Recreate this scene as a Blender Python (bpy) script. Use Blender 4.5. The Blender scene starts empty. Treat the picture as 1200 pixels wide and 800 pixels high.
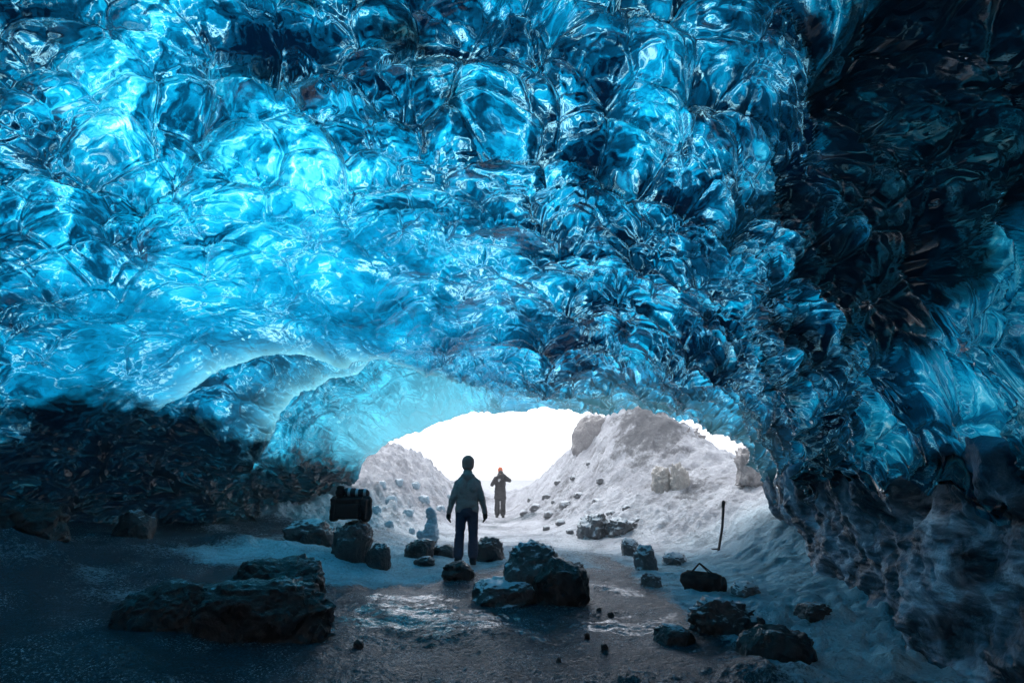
import bpy, bmesh, math, random
import numpy as np
from mathutils import Vector, Matrix

scene = bpy.context.scene
COL = scene.collection
R = math.radians

# ------------------------------------------------------------------ camera
PITCH, FPX, CAMZ = R(14.66), 600.0, 1.5
cam_d = bpy.data.cameras.new("camera")
cam_d.lens, cam_d.sensor_width, cam_d.clip_end, cam_d.clip_start = 18.0, 36.0, 2000, 0.05
cam = bpy.data.objects.new("camera", cam_d)
COL.objects.link(cam)
cam.location = (0, 0, CAMZ)
cam.rotation_euler = (math.pi / 2 + PITCH, 0, 0)
scene.camera = cam


def ray(px, py):
    """direction of the line of sight through a photo pixel (unit depth)"""
    u, v = (px - 600) / FPX, (400 - py) / FPX
    return np.array([u, math.cos(PITCH) - math.sin(PITCH) * v, math.sin(PITCH) + math.cos(PITCH) * v])


def P(px, py, Y):
    d = ray(px, py)
    t = Y / d[1]
    return np.array([d[0] * t, Y, CAMZ + d[2] * t])


# ------------------------------------------------------------------ noise (numpy)
def _hash(ix, iy, iz, seed):
    h = (ix.astype(np.int64) * 374761393 + iy.astype(np.int64) * 668265263 + iz.astype(np.int64) * 2147483647 + seed * 974634777) & 0xFFFFFFFF
    h = ((h ^ (h >> 13)) * 1274126177) & 0xFFFFFFFF
    h = ((h ^ (h >> 16)) * 2246822519) & 0xFFFFFFFF
    return (h ^ (h >> 15)) & 0xFFFFFFFF


def vnoise(x, y, z, seed=0):
    """gradient noise, about -1..1"""
    x, y, z = np.broadcast_arrays(np.asarray(x, float), np.asarray(y, float), np.asarray(z, float))
    fx, fy, fz = np.floor(x), np.floor(y), np.floor(z)
    dx, dy, dz = x - fx, y - fy, z - fz
    ix, iy, iz = fx.astype(np.int64), fy.astype(np.int64), fz.astype(np.int64)
    f = lambda t: t * t * t * (t * (t * 6 - 15) + 10)
    wx, wy, wz = f(dx), f(dy), f(dz)
    out = 0
    for a in (0, 1):
        for b in (0, 1):
            for c in (0, 1):
                h = _hash(ix + a, iy + b, iz + c, seed)
                gx = (h & 1023) / 511.5 - 1
                gy = ((h >> 10) & 1023) / 511.5 - 1
                gz = ((h >> 20) & 1023) / 511.5 - 1
                w = (wx if a else 1 - wx) * (wy if b else 1 - wy) * (wz if c else 1 - wz)
                out = out + w * (gx * (dx - a) + gy * (dy - b) + gz * (dz - c))
    return out * 1.3


def fbm(x, y, z, seed=0, octv=4, gain=0.5):
    s, a, f = 0, 1.0, 1.0
    for i in range(octv):
        s = s + a * vnoise(x * f, y * f, z * f, seed + i * 7)
        a *= gain
        f *= 2.03
    return s


def voro2(x, y, seed=0):
    """F1, F2 of jittered cells in the plane"""
    fx, fy = np.floor(x).astype(np.int64), np.floor(y).astype(np.int64)
    d1 = np.full(x.shape, 9.0)
    d2 = np.full(x.shape, 9.0)
    idc = np.zeros(x.shape)
    z0 = np.zeros_like(fx)
    for a in (-1, 0, 1):
        for b in (-1, 0, 1):
            h = _hash(fx + a, fy + b, z0, seed)
            qx = fx + a + 0.1 + 0.8 * (h & 65535) / 65535.0
            qy = fy + b + 0.1 + 0.8 * (h >> 16) / 65535.0
            d = np.hypot(x - qx, y - qy)
            idc = np.where(d < d1, (h % 1000) / 1000.0, idc)
            d2 = np.minimum(np.maximum(d, d1), d2)
            d1 = np.minimum(d, d1)
    return d1, d2, idc


def sstep(a, b, x):
    t = np.clip((x - a) / (b - a), 0, 1)
    return t * t * (3 - 2 * t)


# ------------------------------------------------------------------ mesh helpers
def mesh_from(name, verts, faces, smooth=True):
    """verts (n,3) array, faces (m,4) or (m,3) int array"""
    me = bpy.data.meshes.new(name)
    verts = np.ascontiguousarray(verts, dtype=np.float32)
    faces = np.ascontiguousarray(faces, dtype=np.int32)
    k = faces.shape[1]
    me.vertices.add(len(verts))
    me.vertices.foreach_set("co", verts.ravel())
    me.loops.add(faces.size)
    me.loops.foreach_set("vertex_index", faces.ravel())
    me.polygons.add(len(faces))
    me.polygons.foreach_set("loop_start", np.arange(0, faces.size, k, dtype=np.int32))
    me.update(calc_edges=True)
    if smooth:
        me.polygons.foreach_set("use_smooth", np.ones(len(faces), dtype=bool))
    me.update()
    return me


def add_attr(me, name, vals):
    at = me.attributes.new(name, "FLOAT", "POINT")
    at.data.foreach_set("value", np.ascontiguousarray(vals, dtype=np.float32))


def grid_faces(nu, nv):
    """nu rows by nv columns, vertex index = i*nv + j"""
    i, j = np.meshgrid(np.arange(nu - 1), np.arange(nv - 1), indexing="ij")
    a = (i * nv + j).ravel()
    return np.stack([a, a + 1, a + nv + 1, a + nv], 1)


def link(name, me, mat=None, parent=None):
    o = bpy.data.objects.new(name, me)
    COL.objects.link(o)
    if mat is not None:
        me.materials.clear()
        me.materials.append(mat)
    if parent is not None:
        o.parent = parent
    return o


def tag(o, label=None, cat=None, group=None, kind=None):
    if label: o["label"] = label
    if cat: o["category"] = cat
    if group: o["group"] = group
    if kind: o["kind"] = kind
    return o


def empty(name, loc, rz=0.0):
    o = bpy.data.objects.new(name, None)
    COL.objects.link(o)
    o.location = loc
    o.rotation_euler = (0, 0, rz)
    return o


# ------------------------------------------------------------------ material helpers
class NT:
    def __init__(self, name):
        self.m = bpy.data.materials.new(name)
        self.m.use_nodes = True
        self.t = self.m.node_tree
        self.t.nodes.clear()
        self.out = self.n("ShaderNodeOutputMaterial")

    def n(self, typ, **kw):
        nd = self.t.nodes.new(typ)
        for k, v in kw.items():
            setattr(nd, k, v)
        return nd

    def put(self, sock, v):
        if isinstance(v, bpy.types.NodeSocket):
            self.t.links.new(v, sock)
        elif v is not None:
            if hasattr(sock.default_value, "__len__") and not hasattr(v, "__len__"):
                v = (v, v, v, 1)[: len(sock.default_value)]
            if hasattr(v, "__len__") and len(v) == 3 and len(sock.default_value) == 4:
                v = (*v, 1)
            sock.default_value = v

    def pos(self):
        return self.n("ShaderNodeNewGeometry").outputs["Position"]

    def obj(self):
        return self.n("ShaderNodeTexCoord").outputs["Object"]

    def attr(self, name):
        return self.n("ShaderNodeAttribute", attribute_name=name).outputs["Fac"]

    def math(self, op, a, b=None, clamp=False):
        nd = self.n("ShaderNodeMath", operation=op, use_clamp=clamp)
        self.put(nd.inputs[0], a)
        if b is not None: self.put(nd.inputs[1], b)
        return nd.outputs[0]

    def vmath(self, op, a, b):
        nd = self.n("ShaderNodeVectorMath", operation=op)
        self.put(nd.inputs[0], a)
        if op == "SCALE": self.put(nd.inputs["Scale"], b)
        else: self.put(nd.inputs[1], b)
        return nd.outputs[0]

    def noise(self, co, scale, detail=3, rough=0.5, dist=0.0, typ=None, color=False):
        nd = self.n("ShaderNodeTexNoise")
        if typ: nd.noise_type = typ
        if co is not None: self.put(nd.inputs["Vector"], co)
        nd.inputs["Scale"].default_value = scale
        nd.inputs["Detail"].default_value = detail
        nd.inputs["Roughness"].default_value = rough
        nd.inputs["Distortion"].default_value = dist
        return nd.outputs["Color" if color else "Fac"]

    def voro(self, co, scale, feature="F1", rand=1.0):
        nd = self.n("ShaderNodeTexVoronoi", feature=feature)
        if co is not None: self.put(nd.inputs["Vector"], co)
        nd.inputs["Scale"].default_value = scale
        nd.inputs["Randomness"].default_value = rand
        return nd.outputs["Distance"]

    def ramp(self, fac, stops, interp="LINEAR"):
        nd = self.n("ShaderNodeValToRGB")
        cr = nd.color_ramp
        cr.interpolation = interp
        while len(cr.elements) < len(stops): cr.elements.new(0.5)
        for e, (p, c) in zip(cr.elements, stops):
            e.position = p
            if not hasattr(c, "__len__"): c = (c, c, c)
            e.color = (*c[:3], 1)
        self.put(nd.inputs[0], fac)
        return nd.outputs[0]

    def mapr(self, v, a, b, c=0.0, d=1.0, smooth=True):
        nd = self.n("ShaderNodeMapRange", interpolation_type="SMOOTHSTEP" if smooth else "LINEAR")
        for s, x in zip(nd.inputs[:5], (v, a, b, c, d)): self.put(s, x)
        return nd.outputs[0]

    def mix(self, f, a, b, typ="MIX"):
        nd = self.n("ShaderNodeMix", data_type="RGBA", blend_type=typ)
        self.put(nd.inputs[0], f)
        self.put(nd.inputs[6], a)
        self.put(nd.inputs[7], b)
        return nd.outputs[2]

    def bump(self, h, strength=0.5, dist=0.05, normal=None):
        nd = self.n("ShaderNodeBump")
        nd.inputs["Strength"].default_value = strength
        nd.inputs["Distance"].default_value = dist
        self.put(nd.inputs["Height"], h)
        if normal is not None: self.put(nd.inputs["Normal"], normal)
        return nd.outputs[0]

    def bsdf(self, color, rough=0.6, normal=None, **kw):
        nd = self.n("ShaderNodeBsdfPrincipled")
        self.put(nd.inputs["Base Color"], color)
        self.put(nd.inputs["Roughness"], rough)
        if normal is not None: self.put(nd.inputs["Normal"], normal)
        for k, v in kw.items(): self.put(nd.inputs[k.replace("_", " ")], v)
        return nd.outputs[0]

    def mixsh(self, f, a, b):
        nd = self.n("ShaderNodeMixShader")
        self.put(nd.inputs[0], f)
        self.put(nd.inputs[1], a)
        self.put(nd.inputs[2], b)
        return nd.outputs[0]

    def done(self, surf):
        self.t.links.new(surf, self.out.inputs["Surface"])
        return self.m


# ------------------------------------------------------------------ the cave shell
#        y     xl     zl    cx    zt    xr    zr
SHELL = np.array([
    [-7.0, -5.5, -0.6, -1.0, 3.6, 3.2, 1.9],
    [-3.0, -7.6, -0.6, -1.0, 5.2, 3.2, 1.9],
    [0.0, -8.6, -0.5, -1.0, 5.7, 3.0, 1.75],
    [4.0, -9.0, -0.3, -1.0, 5.5, 3.08, 1.6],
    [7.0, -8.4, -0.1, -1.0, 4.75, 3.72, 1.5],
    [9.0, -7.2, 0.0, -0.9, 4.3, 4.35, 1.25],
    [11.0, -6.0, 0.1, -0.7, 3.85, 4.95, 1.2],
    [12.5, -5.4, 0.2, -0.6, 3.42, 5.25, 1.2],
    [14.0, -4.75, 0.3, -0.5, 3.1, 5.4, 1.3],
    [16.0, -4.3, 0.3, -0.5, 2.9, 5.5, 1.3],
])


def shell_tab(y):
    return [np.interp(y, SHELL[:, 0], SHELL[:, k]) for k in range(1, 7)]


def shell_base(s, y):
    """s: 0 right springing .. 1 left foot"""
    xl, zl, cx, zt, xr, zr = shell_tab(y)
    th = np.pi * s
    c, sn = np.cos(th), np.sin(th)
    right = c > 0
    sq = sstep(12, 8, y)
    pw = np.where(right, 1.0 - .14 * sq, 1.0)
    ac = np.abs(c) ** pw
    asn = np.abs(sn) ** np.where(right, 1.0 - .2 * sq, 0.95)
    x = np.where(right, cx + (xr - cx) * ac, cx - (cx - xl) * ac)
    z = np.where(right, zr + (zt - zr) * asn, zl + (zt - zl) * asn)
    return x, z


def y_mouth(s):
    return np.interp(s, [0.0, 0.06, 0.14, 0.25, 0.36, 0.5, 0.7, 0.85, 1.0], [10.0, 10.4, 11.2, 12.4, 13.3, 14.0, 14.3, 14.6, 14.8])


def y_lip(s):
    return np.interp(s, [0.46, 0.5, 0.55, 0.60, 0.66, 0.74, 0.84, 0.95], [14.4, 13.0, 11.2, 9.9, 9.2, 8.8, 8.7, 8.7])


def y_rib(s):
    return np.interp(s, [0.58, 0.64, 0.7, 0.78, 0.9, 1.0], [11.5, 10.8, 10.6, 10.7, 11.0, 11.2])


def shell_hit(px, py):
    """where a line of sight meets the undeformed shell"""
    d = ray(px, py)
    t = np.linspace(1.5, 16, 1500)
    X, Y, Z = d[0] * t, d[1] * t, CAMZ + d[2] * t
    xl, zl, cx, zt, xr, zr = shell_tab(Y)
    rt = X > cx
    a = np.clip(np.where(rt, (X - cx) / (xr - cx), (cx - X) / (cx - xl)), 0, None)
    b = np.clip(np.where(rt, (Z - zr) / (zt - zr), (Z - zl) / (zt - zl)), 0, None)
    f = a ** np.where(rt, 2 / 0.86, 2.0) + b ** np.where(rt, 2 / 0.8, 2 / 0.95)
    k = np.argmax(f > 1)
    if f[k] <= 1: k = len(t) - 1
    return np.array([X[k], Y[k], Z[k]]), t[k]


def blobs(X, Y, Z, lst):
    out = np.zeros_like(X)
    for px, py, rp, st in lst:
        p, t = shell_hit(px, py)
        r = rp / FPX * t
        out += st * np.exp(-((X - p[0]) ** 2 + (Y - p[1]) ** 2 + (Z - p[2]) ** 2) / (r * r))
    return out


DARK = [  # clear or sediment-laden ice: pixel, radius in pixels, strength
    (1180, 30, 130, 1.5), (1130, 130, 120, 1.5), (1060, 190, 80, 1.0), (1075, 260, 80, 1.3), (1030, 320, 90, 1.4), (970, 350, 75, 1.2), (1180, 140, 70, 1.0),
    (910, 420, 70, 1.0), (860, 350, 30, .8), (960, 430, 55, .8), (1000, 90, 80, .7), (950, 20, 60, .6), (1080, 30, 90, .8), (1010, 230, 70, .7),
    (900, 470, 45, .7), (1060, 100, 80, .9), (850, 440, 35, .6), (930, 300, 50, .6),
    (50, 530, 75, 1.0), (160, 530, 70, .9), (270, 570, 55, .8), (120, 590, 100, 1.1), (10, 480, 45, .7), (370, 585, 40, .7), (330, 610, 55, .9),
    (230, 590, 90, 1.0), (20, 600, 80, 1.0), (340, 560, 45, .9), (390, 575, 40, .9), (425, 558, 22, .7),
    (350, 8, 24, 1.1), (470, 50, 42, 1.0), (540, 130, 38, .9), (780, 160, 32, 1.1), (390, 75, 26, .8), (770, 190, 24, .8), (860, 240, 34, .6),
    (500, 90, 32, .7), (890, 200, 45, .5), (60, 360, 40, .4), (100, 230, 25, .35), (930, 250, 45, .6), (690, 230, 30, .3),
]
BRIGHT = [  # paler ice, with glow painted in where the sun falls short
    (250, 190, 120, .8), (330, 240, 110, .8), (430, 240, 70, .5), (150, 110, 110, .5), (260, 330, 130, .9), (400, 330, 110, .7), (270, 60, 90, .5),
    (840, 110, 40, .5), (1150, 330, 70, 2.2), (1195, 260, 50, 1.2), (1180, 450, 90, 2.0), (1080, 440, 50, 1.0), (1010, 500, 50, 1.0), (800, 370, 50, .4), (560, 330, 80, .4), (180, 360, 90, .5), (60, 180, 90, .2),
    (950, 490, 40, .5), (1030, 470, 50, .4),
]


def build_cave():
    NU, NV = 720, 900
    s1 = np.linspace(0, 1, NV)
    # even out arc length on a typical section
    bx, bz = shell_base(s1, np.full(NV, 6.0))
    arc = np.concatenate([[0], np.cumsum(np.hypot(np.diff(bx), np.diff(bz)))])
    s1 = np.interp(np.linspace(0, arc[-1], NV), arc, s1)
    u1 = np.concatenate([np.linspace(0, 0.38, 70, endpoint=False), np.linspace(0.38, 1, NU - 70)])
    U, S = np.meshgrid(u1, s1, indexing="ij")
    y0 = -7.0
    Y = y0 + U * (y_mouth(S) - y0)
    X, Z = shell_base(S, Y)
    Y = Y + 0.10 * vnoise(S * 22, U * 0, 0.5, 91) * sstep(0.9, 1, U)
    Z = Z - sstep(.07, 0, S) * (.10 + .38 * np.clip(fbm(Y * 1.5, 0, .2, 95, 4, .6) + .2, -.2, 1))
    pos = np.stack([X, Y, Z], -1)

    def normals(p):
        du = np.gradient(p, axis=0)
        dv = np.gradient(p, axis=1)
        n = np.cross(dv, du)
        n /= np.linalg.norm(n, axis=-1, keepdims=True) + 1e-9
        return n

    nb = normals(pos)
    # outward: away from the axis
    ax = np.stack([np.full_like(X, -1.0), Y, np.full_like(X, 1.0)], -1)
    sg = np.sign(((pos - ax) * nb).sum(-1).mean())
    nb = nb * sg
    # smooth normals near springings
    W = np.interp(S, s1, np.linspace(0, arc[-1], NV))       # metres round the arch
    V = Y
    # --- lip and rib (steps in the roof)
    yl, yr = y_lip(S), y_rib(S)
    yl = yl + 0.35 * vnoise(W * 0.9, 0, 0.3, 5) + 0.15 * vnoise(W * 2.7, 0, 0.3, 6)
    yr = yr + 0.25 * vnoise(W * 1.1, 0, 0.7, 8) + 0.1 * vnoise(W * 3.1, 0, 0.3, 9)
    ym = y_mouth(S)
    lipamt = sstep(0.49, 0.58, S) * (1 - 0.75 * sstep(0.70, 0.84, S))
    off = 0.75 * lipamt * sstep(0, 0.22, V - yl) * (1 - sstep(0.45, 1.0, (V - yl) / np.maximum(ym - yl, .3)))
    off -= 0.16 * lipamt * np.exp(-((V - yl) / 0.5) ** 2) * (V < yl)
    ribamt = sstep(0.56, 0.66, S) * (1 - sstep(0.86, 0.97, S))
    off -= 0.55 * ribamt * sstep(-1.5, 0, V - yr) * (1 - sstep(0.0, 0.16, V - yr))
    # --- broad swells, hollows
    wx = W + 0.28 * vnoise(W * .8, V * .8, 1.5, 21) + 0.05 * vnoise(W * 2.5, V * 2.5, 1.5, 22)
    wy = V + 0.35 * vnoise(W * .8, V * .8, 7.5, 23) + 0.05 * vnoise(W * 2.5, V * 2.5, 7.5, 24)
    off += 0.31 * vnoise(W * .42, V * .35, .2, 31) + 0.2 * vnoise(W * .95, V * .8, .2, 32)
    # --- scallops: bowls with sharp rims between them, in three sizes
    smoothz = sstep(5.0, 7.6, V) * sstep(0.36, 0.52, S) * (1 - sstep(0.80, 0.92, S)) * (1 - .4 * (V > yl))   # the smoother band behind the lip
    amp = 1.0 - 0.68 * smoothz
    bowl = 0
    f1, f2, idc = voro2(wx * 0.78, wy * 0.92, 3)
    bowl = bowl + (.42 - f1) * .7
    off += amp * 0.44 * (0.45 - f1 ** 1.7) * (0.45 + idc)
    off -= amp * .05 * np.exp(-((f2 - f1) / .07) ** 2) * idc
    f1, f2, idc = voro2(wx * 1.55 + 9, wy * 1.9 + 4, 4)
    bowl = bowl + (.42 - f1) + (idc - .5) * .6
    off += amp * 0.30 * (0.4 - f1 ** 1.8) * (0.35 + 1.1 * idc)
    off -= amp * .035 * np.exp(-((f2 - f1) / .07) ** 2) * (.3 + idc)
    f1, f2, idc = voro2(wx * 3.3 + 3, wy * 4.2 + 7, 5)
    bowl = bowl + (.42 - f1) * .5 + (idc - .5) * .35
    off += (.4 + .6 * amp) * 0.055 * (0.4 - f1 ** 1.8) * (0.3 + 1.2 * idc)
    # small fish-scale cups towards the mouth and down its right shoulder
    zone = sstep(-5.5, -2.0, V - ym) * (1 - .75 * sstep(.45, .62, S)) + .8 * sstep(.30, .16, S) * sstep(1.0, 3.0, V)
    g1, g2, gid = voro2(wx * 2.6 + 5, wy * 2.4 + 2, 15)
    zone = np.maximum(zone, .5 * sstep(.80, .9, S))
    bowl = bowl + np.clip(zone, 0, 1) * ((.4 - g1) * .7 + (gid - .5) * .5)
    off += np.clip(zone, 0, 1) * (.20 * (.4 - g1 ** 1.6) * (.4 + gid) - .05 * np.exp(-((g2 - g1) / .08) ** 2))
    # thin folds / flutes
    q = fbm(wx * 1.6, wy * 1.6, 3.3, 41, 4)
    off -= 0.07 * amp * np.exp(-(q / 0.09) ** 2) * sstep(-.2, .5, vnoise(W * .6, V * .6, 4.4, 44))
    off += 0.010 * fbm(W * 6, V * 6, .4, 51, 2)
    # teeth along the mouth rim
    off += (0.03 * vnoise(W * 2.4, 0.3, 0.1, 61) + .035 * vnoise(W * 6, .3, .1, 62)) * sstep(0.93, 1, U)
    off *= 1 - (.15 + .42 * sstep(.35, .5, S)) * sstep(-1.6, -.1, V - ym)
    inner = pos + nb * off[..., None]
    X, Y, Z = inner[..., 0], inner[..., 1], inner[..., 2]
    nz = fbm(X * 1.3, Y * 1.3, Z * 1.3, 71, 5, .6)
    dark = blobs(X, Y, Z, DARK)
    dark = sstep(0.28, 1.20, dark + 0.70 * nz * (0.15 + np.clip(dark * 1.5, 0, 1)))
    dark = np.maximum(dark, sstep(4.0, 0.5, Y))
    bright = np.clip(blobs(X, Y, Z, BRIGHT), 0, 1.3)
    frost_and_light = np.exp(-np.abs(np.minimum(V - yl, 0)) / 0.16) * lipamt * (V < yl + .2)  # lip edge painted bright, as daylight from the mouth would strike it
    frost_and_light = np.maximum(frost_and_light, np.exp(-np.abs(np.minimum(V - yr, 0)) / 0.2) * ribamt * (V < yr + .2) * 0.9)
    near = sstep(-3.2, -0.2, V - ym)                       # towards the mouth: frosted scattering, plus daylight put in as paler colour
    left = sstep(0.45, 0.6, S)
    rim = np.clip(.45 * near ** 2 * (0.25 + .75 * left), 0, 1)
    frost_and_light = np.clip(frost_and_light + 0.55 * near ** 2 * (0.35 + .65 * left), 0, 1)
    frost_and_light = frost_and_light * (1 - .9 * dark) * (1 - sstep(.76, .88, S))
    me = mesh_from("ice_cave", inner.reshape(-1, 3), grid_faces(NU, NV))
    for nm, a in (("dark", dark), ("bright", bright), ("frost_and_light", frost_and_light), ("rim", rim), ("bowl", bowl), ("calm", smoothz), ("teal", sstep(-5.5, -.5, V - ym) * left * (V > yl - .1))):
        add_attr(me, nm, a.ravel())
    if sg > 0: me.flip_normals()

    return me


def mat_ice():
    k = NT("glacier_ice")
    p = k.pos()
    # fine relief of the melted surface
    warp = k.noise(p, 1.1, 2, color=True)
    pw = k.vmath("ADD", p, k.vmath("SCALE", k.vmath("SUBTRACT", warp, (.5, .5, .5)), .8))
    n1 = k.noise(pw, 2.0, 2, .45, .4)
    n2 = k.noise(pw, 9, 3, .5, .8)
    h = k.math("ADD", n1, k.math("MULTIPLY", n2, .12))
    h = k.math("ADD", h, k.math("MULTIPLY", k.voro(pw, 5.0, "SMOOTH_F1"), .30))
    bm = k.bump(h, 0.55, 0.05)
    # what shows inside the ice is seen bent by that surface: look it up along the inward normal
    g = k.n("ShaderNodeNewGeometry")
    q = k.vmath("ADD", p, k.vmath("SCALE", bm, -.62))
    q = k.vmath("ADD", q, k.vmath("SCALE", k.vmath("SUBTRACT", k.noise(q, .9, 2, color=True), (.5, .5, .5)), 1.3))
    a = k.noise(k.vmath("MULTIPLY", q, (1.0, 1.5, 1.0)), 1.35, 6, .56, .3)
    b = k.noise(q, 4.6, 5, .60, .6)
    c = k.math("ADD", k.math("MULTIPLY", a, .66), k.math("MULTIPLY", b, .34))
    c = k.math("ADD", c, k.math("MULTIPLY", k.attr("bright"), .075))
    c = k.math("ADD", c, k.math("MULTIPLY", k.attr("bowl"), .10))
    c = k.math("SUBTRACT", c, .044)
    c = k.math("ADD", c, k.math("MULTIPLY", k.math("MULTIPLY", k.attr("calm"), .55), k.math("SUBTRACT", .545, c)))
    col = k.ramp(c, [(.36, (.0002, .004, .013)), (.455, (.0006, .042, .092)), (.53, (.001, .165, .315)), (.595, (.004, .32, .51)), (.67, (.08, .58, .77)), (.73, (.5, .9, .95))])
    highlight_streak = k.math("ABSOLUTE", k.math("SUBTRACT", k.noise(q, 1.9, 4, .55, .5), .5))  # thin pale streaks coloured in as refracted highlights
    highlight_streak = k.mapr(highlight_streak, .0, .022, 1.0, 0.0)
    col = k.mix(k.math("MULTIPLY", highlight_streak, k.mapr(a, .45, .60, 0, .75)), col, (.42, .88, .97))
    col = k.mix(k.math("MULTIPLY", k.attr("teal"), .6), col, k.mix(k.mapr(c, .4, .66), (.003, .15, .24), (.08, .64, .78)))  # alcove colour shifted to teal for daylight coming in at the mouth
    col = k.mix(k.math("MULTIPLY", k.attr("frost_and_light"), .75), col, (.26, .80, .93))
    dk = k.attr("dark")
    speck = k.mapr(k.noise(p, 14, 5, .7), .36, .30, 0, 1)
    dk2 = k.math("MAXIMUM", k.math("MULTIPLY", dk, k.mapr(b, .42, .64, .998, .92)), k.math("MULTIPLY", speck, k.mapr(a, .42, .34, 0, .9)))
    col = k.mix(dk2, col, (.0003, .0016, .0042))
    tr = k.n("ShaderNodeBsdfTranslucent")
    k.put(tr.inputs["Color"], col)
    k.put(tr.inputs["Normal"], bm)
    df = k.n("ShaderNodeBsdfDiffuse")
    k.put(df.inputs["Color"], k.mix(.5, col, k.mix(k.attr("dark"), (.002, .02, .035), (.0005, .003, .005))))
    k.put(df.inputs["Normal"], bm)
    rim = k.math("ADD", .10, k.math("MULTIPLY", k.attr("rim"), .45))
    body = k.mixsh(rim, tr.outputs[0], df.outputs[0])
    gs = k.n("ShaderNodeBsdfGlossy")
    k.put(gs.inputs["Roughness"], k.math("ADD", .06, k.math("MULTIPLY", k.attr("teal"), .10)))
    k.put(gs.inputs["Normal"], bm)
    fr = k.n("ShaderNodeFresnel")
    fr.inputs[0].default_value = 1.55
    k.put(fr.inputs["Normal"], bm)
    return k.done(k.mixsh(fr.outputs[0], body, gs.outputs[0]))


# ------------------------------------------------------------------ ground
def ctrl():
    pts = []
    add = lambda x, y, z: pts.append((x, y, z))
    for x, y in ((-1.5, 2), (0, 2), (1.5, 2), (-2, 4), (0, 4), (2, 4), (-2, 6), (0, 6), (1.5, 6), (-2, 8), (0, 8), (1.8, 8), (-1.6, 10), (0, 10), (1.8, 10.5),
                 (-1.4, 12), (.5, 12), (-1.5, 14), (.5, 14), (-1.2, 16), (.4, 17), (-.9, 20), (-.1, 20), (-.5, 24), (0, 0), (-2, 0), (2, 0), (0, -4), (-4, -4), (3, -4)):
        add(x, y, 0.0)
    for x, y, z in ((-3.4, 4, .03), (-3.4, 6.5, .1), (-3.4, 8.5, .2), (-5, 5, .2), (-5, 7.5, .32), (-5.2, 9.5, .35), (-6.8, 5, .6), (-7, 7.5, .75), (-6.6, 9.5, .55), (-9, 7, 1.1),
                    (-9, 4, .9), (-5, 2, .1), (-8, 2, .5), (-4.2, 10.5, .35), (-5.4, 11.5, .4), (-4.4, 12.3, .5), (-3.2, 11.2, .2)):
        add(x, y, z)
    # left bank outside
    for q in ((430, 600, 13.6), (470, 622, 13.6), (415, 560, 15), (450, 575, 15.2), (490, 600, 15.5), (440, 528, 17), (475, 535, 18), (505, 548, 19), (530, 585, 18.5), (540, 600, 18),
              (420, 530, 17.5), (525, 560, 21)):
        add(*P(*q))
    for x, y, z in ((-7, 17, 2.9), (-6, 21, 2.7), (-4.2, 24, 1.8), (-2.6, 26, .9), (-9, 26, 2.0), (-7, 14, 1.6)):
        add(x, y, z)
    # right bank outside: foot, face, crest
    for q in ((606, 603, 22), (640, 612, 17), (690, 628, 13.8), (640, 565, 21), (625, 585, 22), (680, 590, 16.5), (690, 535, 18.5), (720, 590, 15), (720, 540, 17), (722, 478, 18.5),
              (760, 590, 14), (765, 545, 15.8), (765, 478, 18), (800, 570, 14.2), (800, 497, 17.2), (830, 540, 15.5), (860, 545, 15), (760, 630, 12.6), (845, 580, 13), (690, 500, 20), (645, 545, 23),
              (670, 527, 20.5)):
        add(*P(*q))
    for x, y, z in ((4, 22, 3.2), (7, 20, 1.5), (8, 16, 1.4), (9, 24, 1.0), (3.5, 28, 2.0), (1, 30, .2), (8, 12, 1.6)):
        add(x, y, z)
    # snow slope inside, up to the dirty ice wall
    for q in ((838, 645, 11.0), (800, 650, 10.8), (826, 690, 7.7), (780, 665, 9.6), (905, 620, 9.7), (940, 670, 7.9), (1000, 712, 6.0), (1050, 770, 4.9), (880, 640, 9.6), (870, 600, 11.2),
              (890, 690, 7.2), (900, 740, 5.7), (960, 740, 5.4)):
        add(*P(*q))
    for x, y, z in ((5.5, 9, .9), (5, 6, .4), (5, 3, .2), (4, 2, .05), (5.8, 11.5, 1.2)):
        add(x, y, z)
    return np.array(pts)


_C = ctrl()


def _tps():
    n = len(_C)
    d = np.hypot(_C[:, None, 0] - _C[None, :, 0], _C[:, None, 1] - _C[None, :, 1])
    K = np.where(d > 0, d * d * np.log(d + 1e-12), 0) + np.eye(n) * 0.6
    Pm = np.column_stack([np.ones(n), _C[:, :2]])
    A = np.zeros((n + 3, n + 3))
    A[:n, :n], A[:n, n:], A[n:, :n] = K, Pm, Pm.T
    return np.linalg.solve(A, np.concatenate([_C[:, 2], np.zeros(3)]))


_W = _tps()


def base_h(x, y):
    x, y = np.asarray(x, float), np.asarray(y, float)
    z = _W[-3] + _W[-2] * x + _W[-1] * y
    for i in range(len(_C)):
        d2 = (x - _C[i, 0]) ** 2 + (y - _C[i, 1]) ** 2
        z = z + _W[i] * 0.5 * d2 * np.log(d2 + 1e-12)
    r = np.hypot(x, y - 10)
    return np.clip(z, -.3, 4.2) * (1 - sstep(15, 26, r))


def bank_mask(x, y, z):
    """1 on the snow banks and slopes, 0 on the trodden floor"""
    n = fbm(x * .9, y * .9, .5, 111, 4)
    m = sstep(.10, .38, z + .10 * n) * sstep(6.2, 8.2, y + .8 * n + .5 * x)
    m = np.maximum(m, sstep(1.55, 2.35, x + .35 * n) * sstep(2.8, 4.6, y + .6 * n))
    m = np.maximum(m, sstep(17, 20, y + n))
    m = np.where((x < -2.6) & (y < 12.8), m * sstep(11.6, 12.8, y), m)
    return m


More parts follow.
